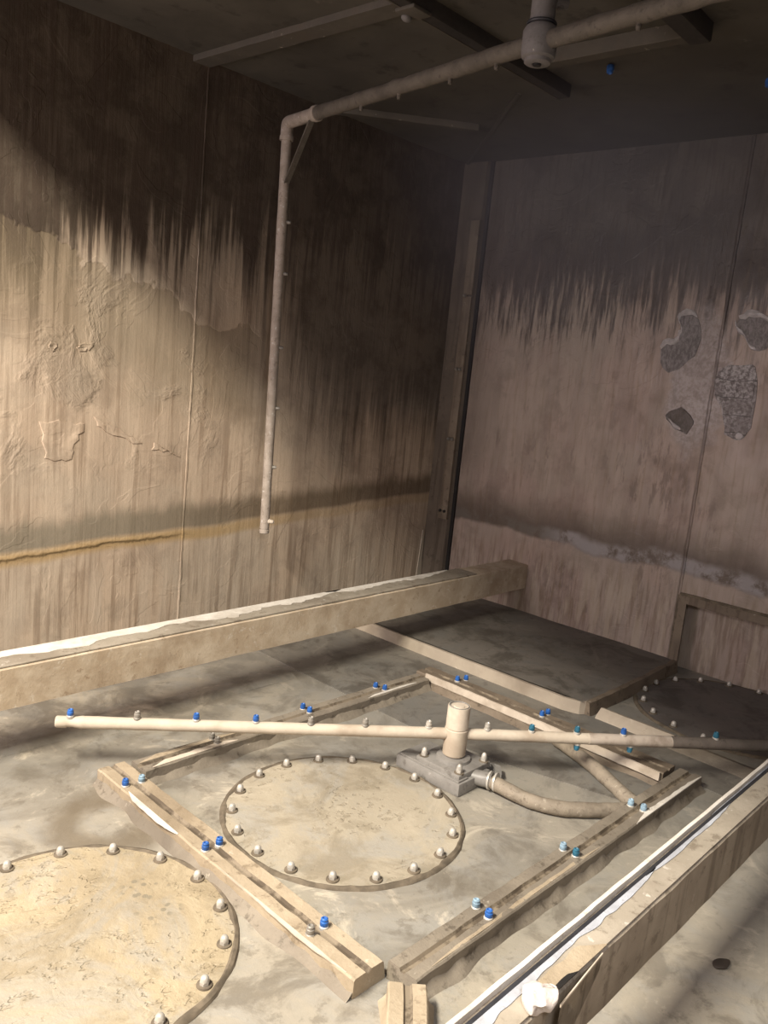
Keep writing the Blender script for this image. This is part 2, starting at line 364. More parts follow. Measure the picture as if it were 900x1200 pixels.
bm = B(); box(bm, X0, 4.30, Y0 - .06, Y0, -.06, ZC); struct('wall_south', bm, 'wr', 'tank wall behind the photographer', 'wall')
bm = B()  # near wall with its access doorway
box(bm, X0 - .06, X0, Y0, 2.3, -.06, ZC); box(bm, X0 - .06, X0, 3.22, YL, -.06, ZC)
box(bm, X0 - .06, X0, 2.3, 3.22, -.06, .7); box(bm, X0 - .06, X0, 2.3, 3.22, 2.3, ZC)
struct('wall_near', bm, 'wr', 'tank wall with the access doorway', 'wall')
bm = B()  # roof; unseen near-left edge cut diagonally to shape the hatch light's shadow
slab(bm, [(.715, YL), (XW + .2, YL), (XW + .2, Y0), (-.974, Y0)], ZC, ZC + .05)
struct('ceiling', bm, 'ceil', 'sooty steel tank roof', 'ceiling')

def seam(name, axis, at, z0, z1, mat, label, w=.006, pr=.004):
    bm = B(); path = [(at, YL, z0), (at + .003, YL, (z0 + z1) / 2), (at, YL, z1)] if axis == 'x' else [(XW, at, z0), (XW, at + .003, (z0 + z1) / 2), (XW, at, z1)]
    sweep(bm, [(w * math.cos(a), pr * math.sin(a)) for a in [i * PI / 4 for i in range(8)]], path, up=Vector((0, -1, 0)) if axis == 'x' else Vector((-1, 0, 0)), amp=.0022, sc=25, step=.02)
    struct(name, bm, mat, label, 'weld seam')
seam('trim_2', 'x', 2.253, .0, ZC, 'wl', 'vertical weld seam on the left wall', .006, .0028)
seam('trim_3', 'y', 1.612, RZ, ZC, 'wr', 'vertical weld seam on the right wall above the recess', .009, .007)

# raised perimeter shelf beside the right wall, its rolled lip coloured pale as if lit
bm = B()
grid(bm, (3.15, 1.575, .06), (XW - 3.15, 0, 0), (0, YL - 1.575, 0), 20, 30, lambda p: p + Vector((0, 0, mn.noise(p * 3) * .004)))
box(bm, 3.16, XW, 1.58, YL, 0, .05)
struct('floor_shelf', bm, 'shelf', 'raised dark floor shelf beside the right wall', 'floor')
bm = B()
sweep(bm, [(-.012, 0.0), (-.004, .052), (.004, .060), (.022, .061), (.022, 0.0)], [(3.148, YL, 0), (3.142, 2.4, 0), (3.148, 1.66, 0), (3.165, 1.60, 0), (3.2, 1.577, 0)], amp=.0012, sc=9, step=.03)
struct('trim_4', bm, 'lip', 'front lip of the raised shelf, coloured pale as if lit', 'trim')
bm = B()
sweep(bm, [(-.02, 0), (-.012, .055), (.006, .062), (.022, .058), (.03, 0)], [(3.17, 1.575, 0), (3.5, 1.572, 0), (XW, 1.585, 0)], amp=.004, sc=14, step=.02)
struct('trim_5', bm, 'bar_dark', 'dark crusted end edge of the raised shelf', 'trim')
bm = B()
sweep(bm, [(-.03, 0), (-.012, .036), (.012, .042), (.05, .012), (.055, 0)], [(3.225, 1.52, 0), (3.222, 1.19, 0)], amp=.0015, sc=12, step=.02)
struct('trim_6', bm, 'lip', 'raised floor strip before the far round plate, coloured as lit', 'trim')  # lit and shaded lengths of the strip get separate colours
bm = B()
sweep(bm, [(-.03, 0), (-.012, .03), (.012, .034), (.05, .01), (.055, 0)], [(3.212, 1.19, 0), (3.20, .62, 0)], amp=.0015, sc=12, step=.02)
struct('trim_7', bm, 'bar_grey', 'floor strip leading to the right beam, coloured as shaded', 'trim')
# low fold in the floor under the left beam
bm = B()
sweep(bm, [(-.06, 0), (-.045, .012), (.03, .012), (.05, 0)], [(X0, 2.66, 0), (2.4, 2.62, 0)], amp=.002, sc=6, step=.05)
struct('trim_8', bm, 'floor', 'low fold in the floor below the left beam', 'trim')
bm = B(); slab(bm, [(2.62, 1.06), (2.50, 1.5), (2.44, 1.9), (2.455, 2.27), (2.475, YL), (3.135, YL), (3.135, 1.62), (3.175, 1.57), (3.175, .67), (2.95, .67), (2.95, 1.06)], 0, .003)
struct('trim_9', bm, 'floor_grey', 'dark floor sheet between frame and raised shelf', 'floor')

# ------------------------------------------------------------------ left and right beams
def beam_thing(name, label, x0, x1, yf, yb, z0, z1, mface, mtop, d):
    t = thing(name, label, 'beam', (x0, yf, 0))
    inv = Vector((-x0, -yf, 0))
    s = 1 if yb > yf else -1
    def P(l): return [tuple(Vector(p) + inv) for p in l]
    pr = [(yf, z0), (yf, z1 - .004), (yf + s * .006, z1), (yb - s * .004, z1 + .004), (yb, z1), (yb, z0)]
    bm = B(); sweep(bm, [(-(y - yf), z) for y, z in pr], P([(x0, yf, 0), (x1, yf, 0)]), amp=.0018, sc=11, step=.03)
    finish('web', bm, mface, t)
    return t, inv
lb, inv = beam_thing('support_beam', 'long scaled tan beam running along the left wall', -.6, XW, 2.51, 2.645, .20, .338, 'beam', 'beam_top', 1)
def kid(name, bm, mat, t, inv, label=None, ang=35):
    bmesh.ops.translate(bm, vec=inv, verts=bm.verts[:]); o = finish(name, bm, mat, t, ang)
    if label: o['label'] = label
    return o
bm = B(); box(bm, -.6, 3.6, 2.516, 2.643, .3395, .3445, .001)
for v in bm.verts: pass
kid('top_plate', bm, 'beam_top', lb, inv)
for a, b_, w, sd in ((.9, 2.7, .12, 1), (-.4, .95, .12, 2), (2.6, 3.5, .07, 3)):
    kid('white_residue', ragged((a, 2.645), (b_, 2.645), w, .3445, -1, sd, 60), 'white', lb, inv, 'white crust on the back top edge')
kid('white_residue', ragged((2.0, 2.518), (3.2, 2.518), .02, .3445, 1, 8, 50), 'beam_top', lb, inv)

rb, inv = beam_thing('support_beam', 'long beam at lower right with a dark groove and bluish white stripe on top', .75, 4.18, .585, .662, .192, .338, 'beam_r', 'beam_top', 1)
bm = B(); sweep(bm, [(-.004, 0), (-.004, .013), (.0, .017), (.007, .016), (.008, 0)], [(.75, .662, .338), (4.15, .662, .338)], amp=.0016, sc=14, step=.03)
kid('edge_lip', bm, 'white', rb, inv, 'white painted raised edge')
bm = B(); box(bm, .75, 4.15, .641, .650, .340, .3432); kid('groove_seal', bm, 'seal', rb, inv, 'dark groove')
bm = B(); box(bm, .75, 4.15, .589, .641, .339, .3425, .001); kid('top_plate', bm, 'beam_top', rb, inv)
kid('paint_stripe', ragged((.9, .641), (1.75, .641), .026, .3427, -1, 11, 50), 'bluewhite', rb, inv, 'bluish white paint')
kid('paint_stripe', ragged((1.7, .641), (2.2, .641), .014, .3427, -1, 12, 40), 'bluewhite', rb, inv, 'bluish white paint')
kid('paint_stripe', ragged((2.1, .650), (3.4, .650), .008, .3427, 1, 13, 40), 'bluewhite', rb, inv)
bm = B()  # a sliver of coating standing off the front edge
n = 14; a0, a1 = Vector((1.395, .583, .338)), Vector((1.20, .560, .350))
r = [[], []]
for i in range(n + 1):
    p = a0.lerp(a1, i / n); r[0].append(bm.verts.new(p + Vector((0, -.001, .006 * i / n)))); r[1].append(bm.verts.new(p + Vector((0, .0, -.11 * min(1, .3 + i / n)))))
for i in range(n): bm.faces.new((r[0][i], r[0][i + 1], r[1][i + 1], r[1][i]))
bmesh.ops.solidify(bm, geom=bm.faces[:], thickness=.0025)
kid('loose_coating', bm, 'beam_r', rb, inv, 'coating peeling off the front')
bm = B(); sweep(bm, [(-.0012, -.003), (-.0012, .002), (.0012, .002), (.0012, -.003)], [(1.395, .582, .340), (1.30, .571, .346), (1.20, .559, .352)]); kid('torn_edge', bm, 'cream', rb, inv, 'whitish torn edge of the peeling coating')
kid('bare_filler', ragged((1.42, .587), (1.16, .587), .045, .3426, -1, 31, 40), 'bar', rb, inv, 'brown bare filler')
kid('gap', ragged((1.31, .586), (1.19, .586), .012, .3432, -1, 33, 30), 'hole', rb, inv, 'dark gap')

bm = B()
bmesh.ops.create_icosphere(bm, subdivisions=4, radius=.5, matrix=Matrix.Diagonal((.075, .042, .036, 1)))
for v in bm.verts: v.co += mn.noise_vector(v.co * 30) * .016 + mn.noise_vector(v.co * 75) * .006
o = finish('crumpled_wad', bm, 'wad', None, 80); o.location = (1.185, .592, .357)
tag(o, 'small crumpled white wad lying on the near end of the right beam', 'scrap')
bm = B(); bmesh.ops.create_uvsphere(bm, u_segments=20, v_segments=12, radius=.5, matrix=Matrix.Diagonal((.055, .028, .012, 1)))
for v in bm.verts:
    v.co += mn.noise_vector(v.co * 40) * .006; v.co.z += .12 * abs(v.co.x)
o = finish('dark_scrap', bm, 'leaf', None, 60); o.location = (2.04, .545, .006); o.rotation_euler = (0, 0, -.3)
tag(o, 'dark curled scrap lying on the floor beyond the right beam', 'scrap')

# ------------------------------------------------------------------ round bolted plates
def acorn(s=1.0):
    bm = B()
    lathe(bm, [(.0115 * s, 0), (.0115 * s, .009 * s)], 6)
    lathe(bm, [(.0105 * s, .009 * s), (.0098 * s, .015 * s), (.0075 * s, .0195 * s), (.004 * s, .0218 * s), (0, .0224 * s)], 18)
    return bm
BOLTS = {}
def put_bolt(t, loc, rz=0, mat='bolt', s=1.0, rot=None):
    """cap nut (part) on its grimy washer (sub-part)"""
    if (mat, s) not in BOLTS:
        o = finish('bolt', acorn(s), mat, t); w_ = finish('washer', lathe(B(), [(.0185 * s, -.003), (.0175 * s, .0012), (.011 * s, .0016)], 24), 'dirt', o)
        BOLTS[(mat, s)] = (o, w_)
    else:
        o0_, w0_ = BOLTS[(mat, s)]
        o = o0_.copy(); C.objects.link(o); o.parent = t
        w_ = w0_.copy(); C.objects.link(w_); w_.parent = o
    o.location = loc; o.rotation_euler = rot or (0, 0, rz)
    return o
def round_plate(label, cx, cy, R, rb_, n, ph, mat, bmat='bolt', th=.007, keep=None):
    t = thing('round_plate', label, 'plate', (cx, cy, 0))
    bm = B(); N = 96; rings = []
    for r_ in [0] + [R * i / 16 for i in range(1, 16)] + [R * .985, R, R]:
        z = th + (.006 if r_ < rb_ - .03 else 0) * 0 + .004 * (1 - (r_ / R) ** 2)
        if r_ == R and rings and len(rings) > 17: z = 0
        rings.append((r_, z))
    vs = []
    for r_, z in rings:
        if r_ == 0: vs.append([bm.verts.new((0, 0, z))])
        else: vs.append([bm.verts.new((r_ * math.cos(2 * PI * i / N), r_ * math.sin(2 * PI * i / N), z + (mn.noise(Vector((cx + r_ * math.cos(2 * PI * i / N), cy + r_ * math.sin(2 * PI * i / N), 0)) * 7) * .002 if z > 0 else 0))) for i in range(N)])
    for a, b_ in zip(vs, vs[1:]):
        for i in range(N):
            j = (i + 1) % N
            if len(a) == 1: bm.faces.new((a[0], b_[i], b_[j]))
            else: bm.faces.new((a[i], b_[i], b_[j], a[j]))
    finish('disc', bm, mat, t)
    bm = B()
    sweep(bm, [(-.012, 0), (-.009, .006), (0, .009), (.008, .006), (.012, 0)], [((R + .003) * math.cos(2 * PI * i / N), (R + .003) * math.sin(2 * PI * i / N), 0) for i in range(N + 1)], amp=.003, sc=22)
    finish('gasket_rim', bm, 'dirt', t)['label'] = 'dark grimy rim'
    for i in range(n):
        a = ph + 2 * PI * i / n
        put_bolt(t, (rb_ * math.cos(a), rb_ * math.sin(a), th + .003), a * 3, bmat)
    return t
round_plate('beige bolted round plate inside the square frame', 1.775, 1.634, .368, .345, 18, math.radians(180.6), 'plate')
round_plate('large beige bolted round plate at lower left, nearest the viewer', .885, 1.63, .370, .348, 16, math.radians(1.3), 'plate2')
round_plate('dark bolted round plate in front of the wall recess', 3.755, 1.15, .42, .392, 18, math.radians(183), 'plate3')

# ------------------------------------------------------------------ nozzles
def nozzle_bm(s=1.0):
    bm = B()
    lathe(bm, [(.0095 * s, .005 * s), (.0105 * s, .007 * s), (.0105 * s, .017 * s), (.009 * s, .018 * s), (.009 * s, .024 * s), (.006 * s, .026 * s), (.0035 * s, .022 * s), (0, .022 * s)], 14)
    return bm
NZ = {}
def nozzle(t, loc, mat, direction=(0, 0, 1), s=1.0):
    key = (mat, s)
    if key not in NZ:
        o = finish('nozzle', nozzle_bm(s), mat, t)
        c_ = finish('collar', lathe(B(), [(.0125 * s, -.003 * s), (.0125 * s, .004 * s), (.0105 * s, .006 * s)], 12), 'bolt' if mat in ('blue', 'teal', 'paleblue', 'bolt') else mat, o)
        NZ[key] = (o, c_)
    else:
        a_, b_ = NZ[key]
        o = a_.copy(); C.objects.link(o); o.parent = t
        c_ = b_.copy(); C.objects.link(c_); c_.parent = o
    o.rotation_mode = 'QUATERNION'; o.rotation_quaternion = Vector((0, 0, 1)).rotation_difference(Vector(direction).normalized())
    o.location = loc
    if mat in ('blue', 'teal', 'paleblue'): o['label'] = {'blue': 'blue plastic spray nozzle', 'teal': 'teal plastic spray nozzle', 'paleblue': 'pale scaled spray nozzle'}[mat]
    return o

# ------------------------------------------------------------------ the square floor frame
def channel(label, p0, p1, w, h, mat, nozzles, extra=(), chamfer=0.0, z0=0.0, skirt=(.02, .02), skirtmat=None):
    """p0 -> p1 is the centre line; the side axis points to the right of travel"""
    a, b_ = Vector((*p0, 0)), Vector((*p1, 0)); d = (b_ - a).normalized()
    t = thing('spray_channel', label, 'frame bar', (a.x, a.y, 0))
    hw = w / 2; g = .010
    prof = [(-hw - chamfer, z0), (-hw, h - .004), (-hw + .004, h), (-g, h - .001), (-g * .5, h - .008), (g * .5, h - .008), (g, h - .001), (hw - .004, h), (hw, h - .004), (hw, z0)]
    bm = B(); sweep(bm, prof, [(0, 0, 0), tuple(b_ - a)], amp=.0028, sc=16, step=.022)
    bm.faces.ensure_lookup_table(); np_ = len(prof); gi = [i for i in range(len(bm.faces) - 2) if i % np_ in (3, 4, 5)]
    for i in gi: bm.faces[i].material_index = 1
    finish('channel', bm, mat, t).data.materials.append(M['joint'])
    for sd, ww in ((-1, skirt[0]), (1, skirt[1])):
        bm = B(); L = (b_ - a); n_ = int(L.length / .018); rows = []
        for i in range(n_ + 1):
            p = L * (i / n_); sv = Vector((d.y, -d.x, 0)) * sd; q = (a + p) * 9; e = 1 + .9 * mn.noise(q + Vector((sd * 3, 0, 5))); e2 = 1 + .8 * mn.noise(q * 2.3)
            rows.append([bm.verts.new(p + sv * (hw + u_ * ww * e) + Vector((0, 0, zz * e2))) for u_, zz in ((-.25, .026), (.15, .018), (.5, .009), (.8, .004), (1, -.001))])
        for r0, r1 in zip(rows, rows[1:]):
            for k_ in range(4): bm.faces.new((r0[k_], r1[k_], r1[k_ + 1], r0[k_ + 1]))
        o_ = finish('scale_crust', bm, mat if skirtmat is None else skirtmat, t, 80)
    for (x, y, m) in nozzles: nozzle(t, (x - a.x, y - a.y, h - .003), m)
    for bm, m, lab in extra:
        bmesh.ops.translate(bm, vec=-a, verts=bm.verts[:]); finish('residue', bm, m, t)['label'] = lab
    return t
H = .05
channel('scaled tan frame bar between the two beige round plates', (1.328, 2.25), (1.300, 1.072), .096, H, 'bar',
        [(1.294, 2.11, 'blue'), (1.345, 2.101, 'paleblue'), (1.286, 1.681, 'blue'), (1.33, 1.678, 'blue'), (1.279, 1.247, 'bolt_dark'), (1.323, 1.246, 'blue')],
        [(ragged((1.283, 2.07), (1.272, 1.79), .026, H - .002, -1, 21, 40, .004), 'white', 'white chipped paint streak'),
         (ragged((1.268, 1.60), (1.256, 1.10), .012, H - .002, -1, 22, 50, .003), 'cream', 'pale chipped crust')], chamfer=.012, skirt=(.012, .022), skirtmat='bar_grey')
channel('grimy frame bar on the left beam side, dark on its inner face', (1.392, 2.195), (2.805, 2.185), .085, H, 'bar_grey',
        [(2.526, 2.212, 'blue'), (2.54, 2.172, 'blue'), (2.125, 2.224, 'blue'), (2.125, 2.185, 'blue'), (1.691, 2.215, 'bolt_dark'), (1.688, 2.18, 'bolt_dark')],
        [(ragged((1.42, 2.158), (1.76, 2.156), .03, H, 1, 23, 40), 'cream', 'pale cream residue'), (ragged((1.40, 2.205), (1.80, 2.203), .03, H, 1, 24, 40), 'bar', 'pale tan residue'),
         (ragged((2.42, 2.150), (2.72, 2.148), .022, H, 1, 25, 40), 'white', 'whitish residue')])
tr = channel('frame bar on the raised shelf side with its lit edge painted pale', (2.872, 2.235), (2.868, 1.062), .10, .056, 'bar_dark',
        [(2.881, 2.049, 'blue'), (2.923, 2.033, 'blue'), (2.877, 1.609, 'blue'), (2.914, 1.604, 'blue')])
bm = B(); sweep(bm, [(.0, .030), (.006, .030), (.007, .060), (.0, .061)], [(2.826, 2.18, 0), (2.818, 1.5, 0), (2.808, 1.068, 0)], amp=.0018, sc=20, step=.02)
bmesh.ops.translate(bm, vec=Vector((-2.872, -2.235, 0)), verts=bm.verts[:]); finish('lit_edge', bm, 'cream', tr)['label'] = 'edge face painted pale as the lit side'  # light falling on this side is put into its pale colour
channel('brown frame bar nearest the right beam, white edge at its far end', (1.36, 1.022), (2.93, 1.006), .088, H, 'bar_grey',
        [(1.676, 1.050, 'paleblue'), (1.668, 1.004, 'blue'), (2.096, 1.043, 'paleblue'), (2.099, 1.002, 'teal'), (2.512, 1.035, 'paleblue'), (2.516, .992, 'paleblue')],
        [(ragged((2.42, .966), (2.92, .963), .022, H - .001, 1, 26, 50, .004), 'white', 'white torn edge'),
         (ragged((1.42, .985), (2.2, .978), .016, H - .001, 1, 27, 50), 'bar', 'tan crust')])
channel('short tan bar running from the frame corner towards the viewer', (1.335, .985), (1.01, .70), .088, H + .004, 'bar', [],
        [(ragged((1.23, .885), (1.03, .71), .022, H + .003, 1, 28, 30), 'cream', 'pale residue')])

# ------------------------------------------------------------------ spray arm, lower
AX, AY = 2.262, 1.587
t = thing('bearing_block', 'grey square cast block that carries the lower spray arm', 'block', (2.24, 1.61, 0)); o0 = Vector((-2.24, -1.61, 0))
bm = B(); box(bm, 2.156, 2.335, 1.475, 1.757, .0, .046, .005); kid('base', bm, 'metal', t, o0)
bm = B(); box(bm, 2.162, 2.215, 1.483, 1.75, .046, .052, .002); kid('clamp_strip', bm, 'metal', t, o0)
bm = B(); box(bm, 2.172, 2.352, 1.490, 1.680, .046, .066, .004); kid('top_plate', bm, 'metal', t, o0)
bm = B(); lathe(bm, [(.062, .066), (.06, .076), (.05, .080)], 32, Matrix.Translation((AX, AY, 0))); kid('flange', bm, 'metal', t, o0)
for (x, y) in ((2.192, 1.662), (2.192, 1.507), (2.334, 1.507), (2.334, 1.662)):
    put_bolt(t, (x - 2.24, y - 1.61, .066), 0, 'bolt', .95).scale = (1, 1, 1.5)
bm = B(); tube(bm, smooth_path([(2.262, 1.50, .035), (2.275, 1.465, .036), (2.285, 1.43, .040)]), .027, 18); kid('hose_socket', bm, 'metal', t, o0)
bm = B()
for s_ in (0, .02): lathe(bm, [(.026, 0), (.032, .002), (.032, .008), (.026, .010)], 22, aim((2.281 + s_ * .3, 1.443 - s_, .039), (.25, -1, .06)))
kid('hose_clamp', bm, 'bolt', t, o0, 'bright ring clamp')
bm = B(); slab(bm, [(2.395, 1.53), (2.37, 1.45), (2.41, 1.485)], .0, .035); kid('lug', bm, 'metal', t, o0)

arm = thing('rotary_sprayer', 'cream lower spray arm lying low across the floor frame', 'spray arm', (AX, AY, 0)); ai = Vector((-AX, -AY, 0))
bm = B(); lathe(bm, [(.036, .081), (.0405, .086), (.0415, .178), (.039, .181)], 36, Matrix.Translation((AX, AY, 0))); kid('hub', bm, 'arm', arm, ai)
bm = B(); lathe(bm, [(.037, .181), (.0395, .184), (.0395, .258), (.0385, .262), (.034, .262), (.033, .259), (.02, .259), (.018, .261), (0, .261)], 36, Matrix.Translation((AX, AY, 0))); kid('hub_cap', bm, 'cream', arm, ai, 'cream cap with a grey ring on top')
bm = B(); sweep(bm, circ(.0025, 8), [(AX + .034 * math.cos(i * PI / 18), AY + .034 * math.sin(i * PI / 18), .262) for i in range(37)]); kid('cap_ring', bm, 'metal', arm, ai)
ZA = .158
L0, R0 = Vector((1.205, 2.425, .165)), Vector((3.245, .755, ZA))
Hc = Vector((AX, AY, ZA))
bm = B(); tube(bm, [Hc + (L0 - Hc).normalized() * .03, L0.lerp(Hc, .08)], .0200, 22, amp=.0012, sc=22, step=.04); kid('arm_pipe', bm, 'arm', arm, ai)
bm = B(); q = L0.lerp(Hc, .08); d = (L0 - Hc).normalized()
lathe(bm, [(.0200, 0), (.021, .01), (.017, .035), (.016, .055), (.019, .06), (.019, .088), (.016, .092), (0, .092)], 22, aim(q, d)); kid('end_cap', bm, 'arm', arm, ai)
S0 = Hc.lerp(R0, .60)
bm = B(); tube(bm, [Hc + (R0 - Hc).normalized() * .03, Hc.lerp(R0, .38)], .0200, 22, amp=.0012, sc=22, step=.04); kid('arm_pipe', bm, 'arm', arm, ai)
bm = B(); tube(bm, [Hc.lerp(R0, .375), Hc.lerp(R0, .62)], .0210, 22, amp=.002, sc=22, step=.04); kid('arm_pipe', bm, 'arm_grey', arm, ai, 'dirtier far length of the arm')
bm = B(); tube(bm, [Hc.lerp(R0, .618), R0], .0216, 22, amp=.002, sc=22, step=.04); kid('arm_pipe', bm, 'arm_dark', arm, ai, 'darker end length of the arm')
for tL, m in ((.955, 'blue'), (.80, 'bolt_dark'), (.66, 'blue'), (.515, 'blue'), (.378, 'bolt_dark'), (.24, 'bolt_dark'), (.075, 'bolt')):
    nozzle(arm, tuple(Hc.lerp(L0, tL) + Vector((0, 0, .0185)) + ai), m, s=1.0)
for tR, m in ((.085, 'bolt'), (.21, 'teal'), (.34, 'teal'), (.475, 'blue'), (.75, 'teal')):
    nozzle(arm, tuple(Hc.lerp(R0, tR) + Vector((0, 0, .0190)) + ai), m, s=1.0)
for tR in (.345, .50): nozzle(arm, tuple(Hc.lerp(R0, tR) - Vector((0, 0, .019)) + ai), 'teal', (0, 0, -1), s=1.0)

def hose(label, pts, r):
    P = smooth_path(pts, 9); o = Vector(pts[0])
    bm = B(); tube(bm, [p - o for p in P], r, 20, amp=.002, sc=30)
    h_ = finish('feed_hose', bm, 'hose', None); h_.location = o
    return tag(h_, label, 'hose')
hose('crusted feed hose curving from the grey block to the near right frame bar', [(2.283, 1.428, .038), (2.285, 1.37, .034), (2.295, 1.29, .029), (2.335, 1.20, .027), (2.43, 1.115, .025), (2.50, 1.07, .021), (2.54, 1.05, .016)], .0245)
hose('short brown hose slanting under the lower spray arm to the frame corner', [(2.785, 1.48, .030), (2.755, 1.40, .030), (2.70, 1.27, .029), (2.645, 1.165, .024), (2.61, 1.09, .018), (2.60, 1.05, .014)], .0255)

# ------------------------------------------------------------------ upper spray arm and riser
riser = thing('supply_pipe', 'grey supply pipe coming down from the roof to the upper arm', 'pipe', (AX, AY, ZC)); ri = Vector((-AX, -AY, -ZC))
bm = B(); lathe(bm, [(.036, 2.445), (.037, 2.46), (.037, 2.60)], 28, Matrix.Translation((AX, AY, 0))); kid('pipe', bm, 'hubgrey', riser, ri)
bm = B(); lathe(bm, [(.044, 2.444), (.046, 2.448), (.044, 2.452)], 28, Matrix.Translation((AX, AY, 0))); kid('seal_ring', bm, 'seal', riser, ri, 'dark seal ring')
bm = B(); tube(bm, [(AX + .045, AY - .03, 2.50), (AX + .05, AY - .035, 2.60)], .011, 12); tube(bm, [(AX + .03, AY - .02, 2.515), (AX + .062, AY - .042, 2.515)], .014, 12); kid('side_fitting', bm, 'hubgrey', riser, ri)

up = thing('rotary_sprayer', 'upper spray arm under the roof with a long drop pipe at its left end', 'spray arm', (AX, AY, 2.40)); ui = Vector((-AX, -AY, -2.40))
bm = B(); lathe(bm, [(.040, 2.347), (.050, 2.353), (.053, 2.372), (.053, 2.425), (.046, 2.438), (.040, 2.443)], 36, Matrix.Translation((AX, AY, 0))); kid('hub', bm, 'hubgrey', up, ui)
bm = B(); lathe(bm, [(.0, 2.338), (.012, 2.338), (.016, 2.334), (.034, 2.334), (.040, 2.338), (.041, 2.349)], 32, Matrix.Translation((AX, AY, 0))); kid('hub_cap', bm, 'hubgrey', up, ui)
bm = B(); lathe(bm, [(0, 2.330), (.012, 2.330), (.012, 2.340)], 18, Matrix.Translation((AX, AY, 0))); kid('cap_bore', bm, 'hole', up, ui, 'dark centre hole')
E0, E1 = Vector((2.525, 3.06, 2.398)), Vector((2.13, .50, 2.40)); HU = Vector((AX, AY, 2.398))
dL = (E0 - HU).normalized()
bm = B(); tube(bm, [HU + dL * .03, HU.lerp(E0, .84)], .0275, 20, amp=.004, sc=20, step=.03); kid('arm_pipe', bm, 'pipe', up, ui)
bm = B(); tube(bm, [HU + (E1 - HU).normalized() * .03, E1], .0275, 20, amp=.004, sc=20, step=.03); kid('arm_pipe', bm, 'pipe', up, ui)
dr = Vector((.042, 0, -1.86)).normalized()
bm = B(); tube(bm, [HU.lerp(E0, .83), HU.lerp(E0, .93)] + smooth_path([HU.lerp(E0, .96), E0 + Vector((0, -.006, -.002)), E0 + Vector((0, .0, -.03)), E0 + dr * .06], 6), .027, 20); kid('elbow', bm, 'drop', up, ui)
bm = B(); lathe(bm, [(.031, 0), (.033, .004), (.033, .022), (.031, .026)], 24, aim(HU.lerp(E0, .832), dL)); kid('union_ring', bm, 'drop', up, ui); bm = B(); lathe(bm, [(.03, 0), (.031, .004), (.031, .016), (.03, .02)], 24, aim(E0 + dr * .055, dr)); kid('union_ring', bm, 'drop', up, ui)
D1 = E0 + dr * 1.835
bm = B(); tube(bm, [E0 + dr * .055, D1], .0225, 22, amp=.0012, sc=20, step=.04); kid('drop_pipe', bm, 'drop', up, ui)
bm = B(); lathe(bm, [(.021, 0), (.0205, .006), (.0235, .008), (.0235, .022), (.02, .025), (0, .025)], 22, aim(D1, dr)); kid('end_cap', bm, 'drop', up, ui)
bm = B()
q0, q1 = E0 + dr * .262, HU.lerp(E0, .862) + Vector((0, 0, -.02)); dd_ = (q1 - q0).normalized()
sweep(bm, [(-.003, -.014), (.003, -.014), (.003, .014), (-.003, .014)], [q0 + Vector((0, -.012, 0)), q1], up=Vector((1, 0, 0)))
kid('gusset_brace', bm, 'pipe', up, ui)
for zz in (1.98, 1.755, 1.423, 1.143, .863):
    f = (2.398 - zz) / -dr.z; nozzle(up, tuple(E0 + dr * f + Vector((.014, -.015, 0)) + ui), 'bolt_dark', (.75, -.65, 0), .75)
nozzle(up, tuple(E0 + dr * (2.398 - .60) / -dr.z + Vector((.010, -.019, 0)) + ui), 'cream', (.35, -.9, 0), .95)
for f in (.12, .27, .46, .62): nozzle(up, tuple(HU.lerp(E0, f) + Vector((0, 0, -.024)) + ui), 'pipe', (0, 0, -1), .8)
nozzle(up, tuple(HU.lerp(E1, .32) + Vector((0, 0, -.024)) + ui), 'pipe', (0, 0, -1), .8)

# ------------------------------------------------------------------ roof members
def roofbar(name, label, a, b_, w, h, mat, z1=ZC, cat='roof beam'):
    a, b_ = Vector((*a, 0)), Vector((*b_, 0))
    t = thing(name, label, cat, (a.x, a.y, z1))
    bm = B(); sweep(bm, [(-w / 2, -h), (-w / 2, 0), (w / 2, 0), (w / 2, -h + .006), (w / 2 - .004, -h)], [(0, 0, 0), tuple(b_ - a)], amp=.0015, sc=10, step=.05); finish('web', bm, mat, t)
    return t
t = roofbar('roof_beam', 'dark roof beam crossing behind the upper spray arm', (1.6, 2.045), (3.16, 2.06), .055, .05, 'soot')
bm = B(); sweep(bm, [(-.004, -.052), (-.004, -.046), (.004, -.046), (.004, -.052)], [(0, .027, 0), (1.56, .042, 0)]); finish('lower_flange', bm, 'ceilbar', t)['label'] = 'lighter lower edge'
bm = B(); box(bm, .55, .64, -.03, .055, -.062, -.048, .005); finish('splice_bracket', bm, 'ceilbar', t)
bm = B(); bmesh.ops.create_icosphere(bm, subdivisions=3, radius=.016, matrix=Matrix.Translation((.60, .045, -.064)) @ Matrix.Diagonal((1.3, 1, .8, 1))); finish('bracket_bolt', bm, 'hubgrey', t)
roofbar('roof_beam', 'dark roof beam at the top right behind the upper arm', (2.2, 1.33), (2.84, 1.35), .07, .06, 'soot')
t = roofbar('roof_angle', 'pale roof angle bar right of the upper arm hub', (2.815, 1.93), (2.812, 1.37), .055, .05, 'ceilbar')
for yy in (1.86, 1.44): pass
for (yy, m) in ((.38, 'blue'),): pass
roofbar('roof_angle', 'faint pale roof angle bar above the left wall', (2.212, 2.085), (2.215, YL), .09, .025, 'ceilbar')
roofbar('roof_brace', 'faint slanting brace at the top of the dark corner', (2.95, 3.22), (3.47, 2.74), .05, .03, 'ceilbar')
for i, (x, y, lab) in enumerate(((3.02, 1.78, 'blue roof nozzle nearer the upper arm hub'), (3.40, 1.32, 'blue roof nozzle at the far top right'))):
    o = finish('roof_nozzle', nozzle_bm(1.4), 'blue', None); o.location = (x, y, ZC); o.rotation_euler = (PI, 0, 0); tag(o, lab, 'nozzle', 'nozzles under the roof')
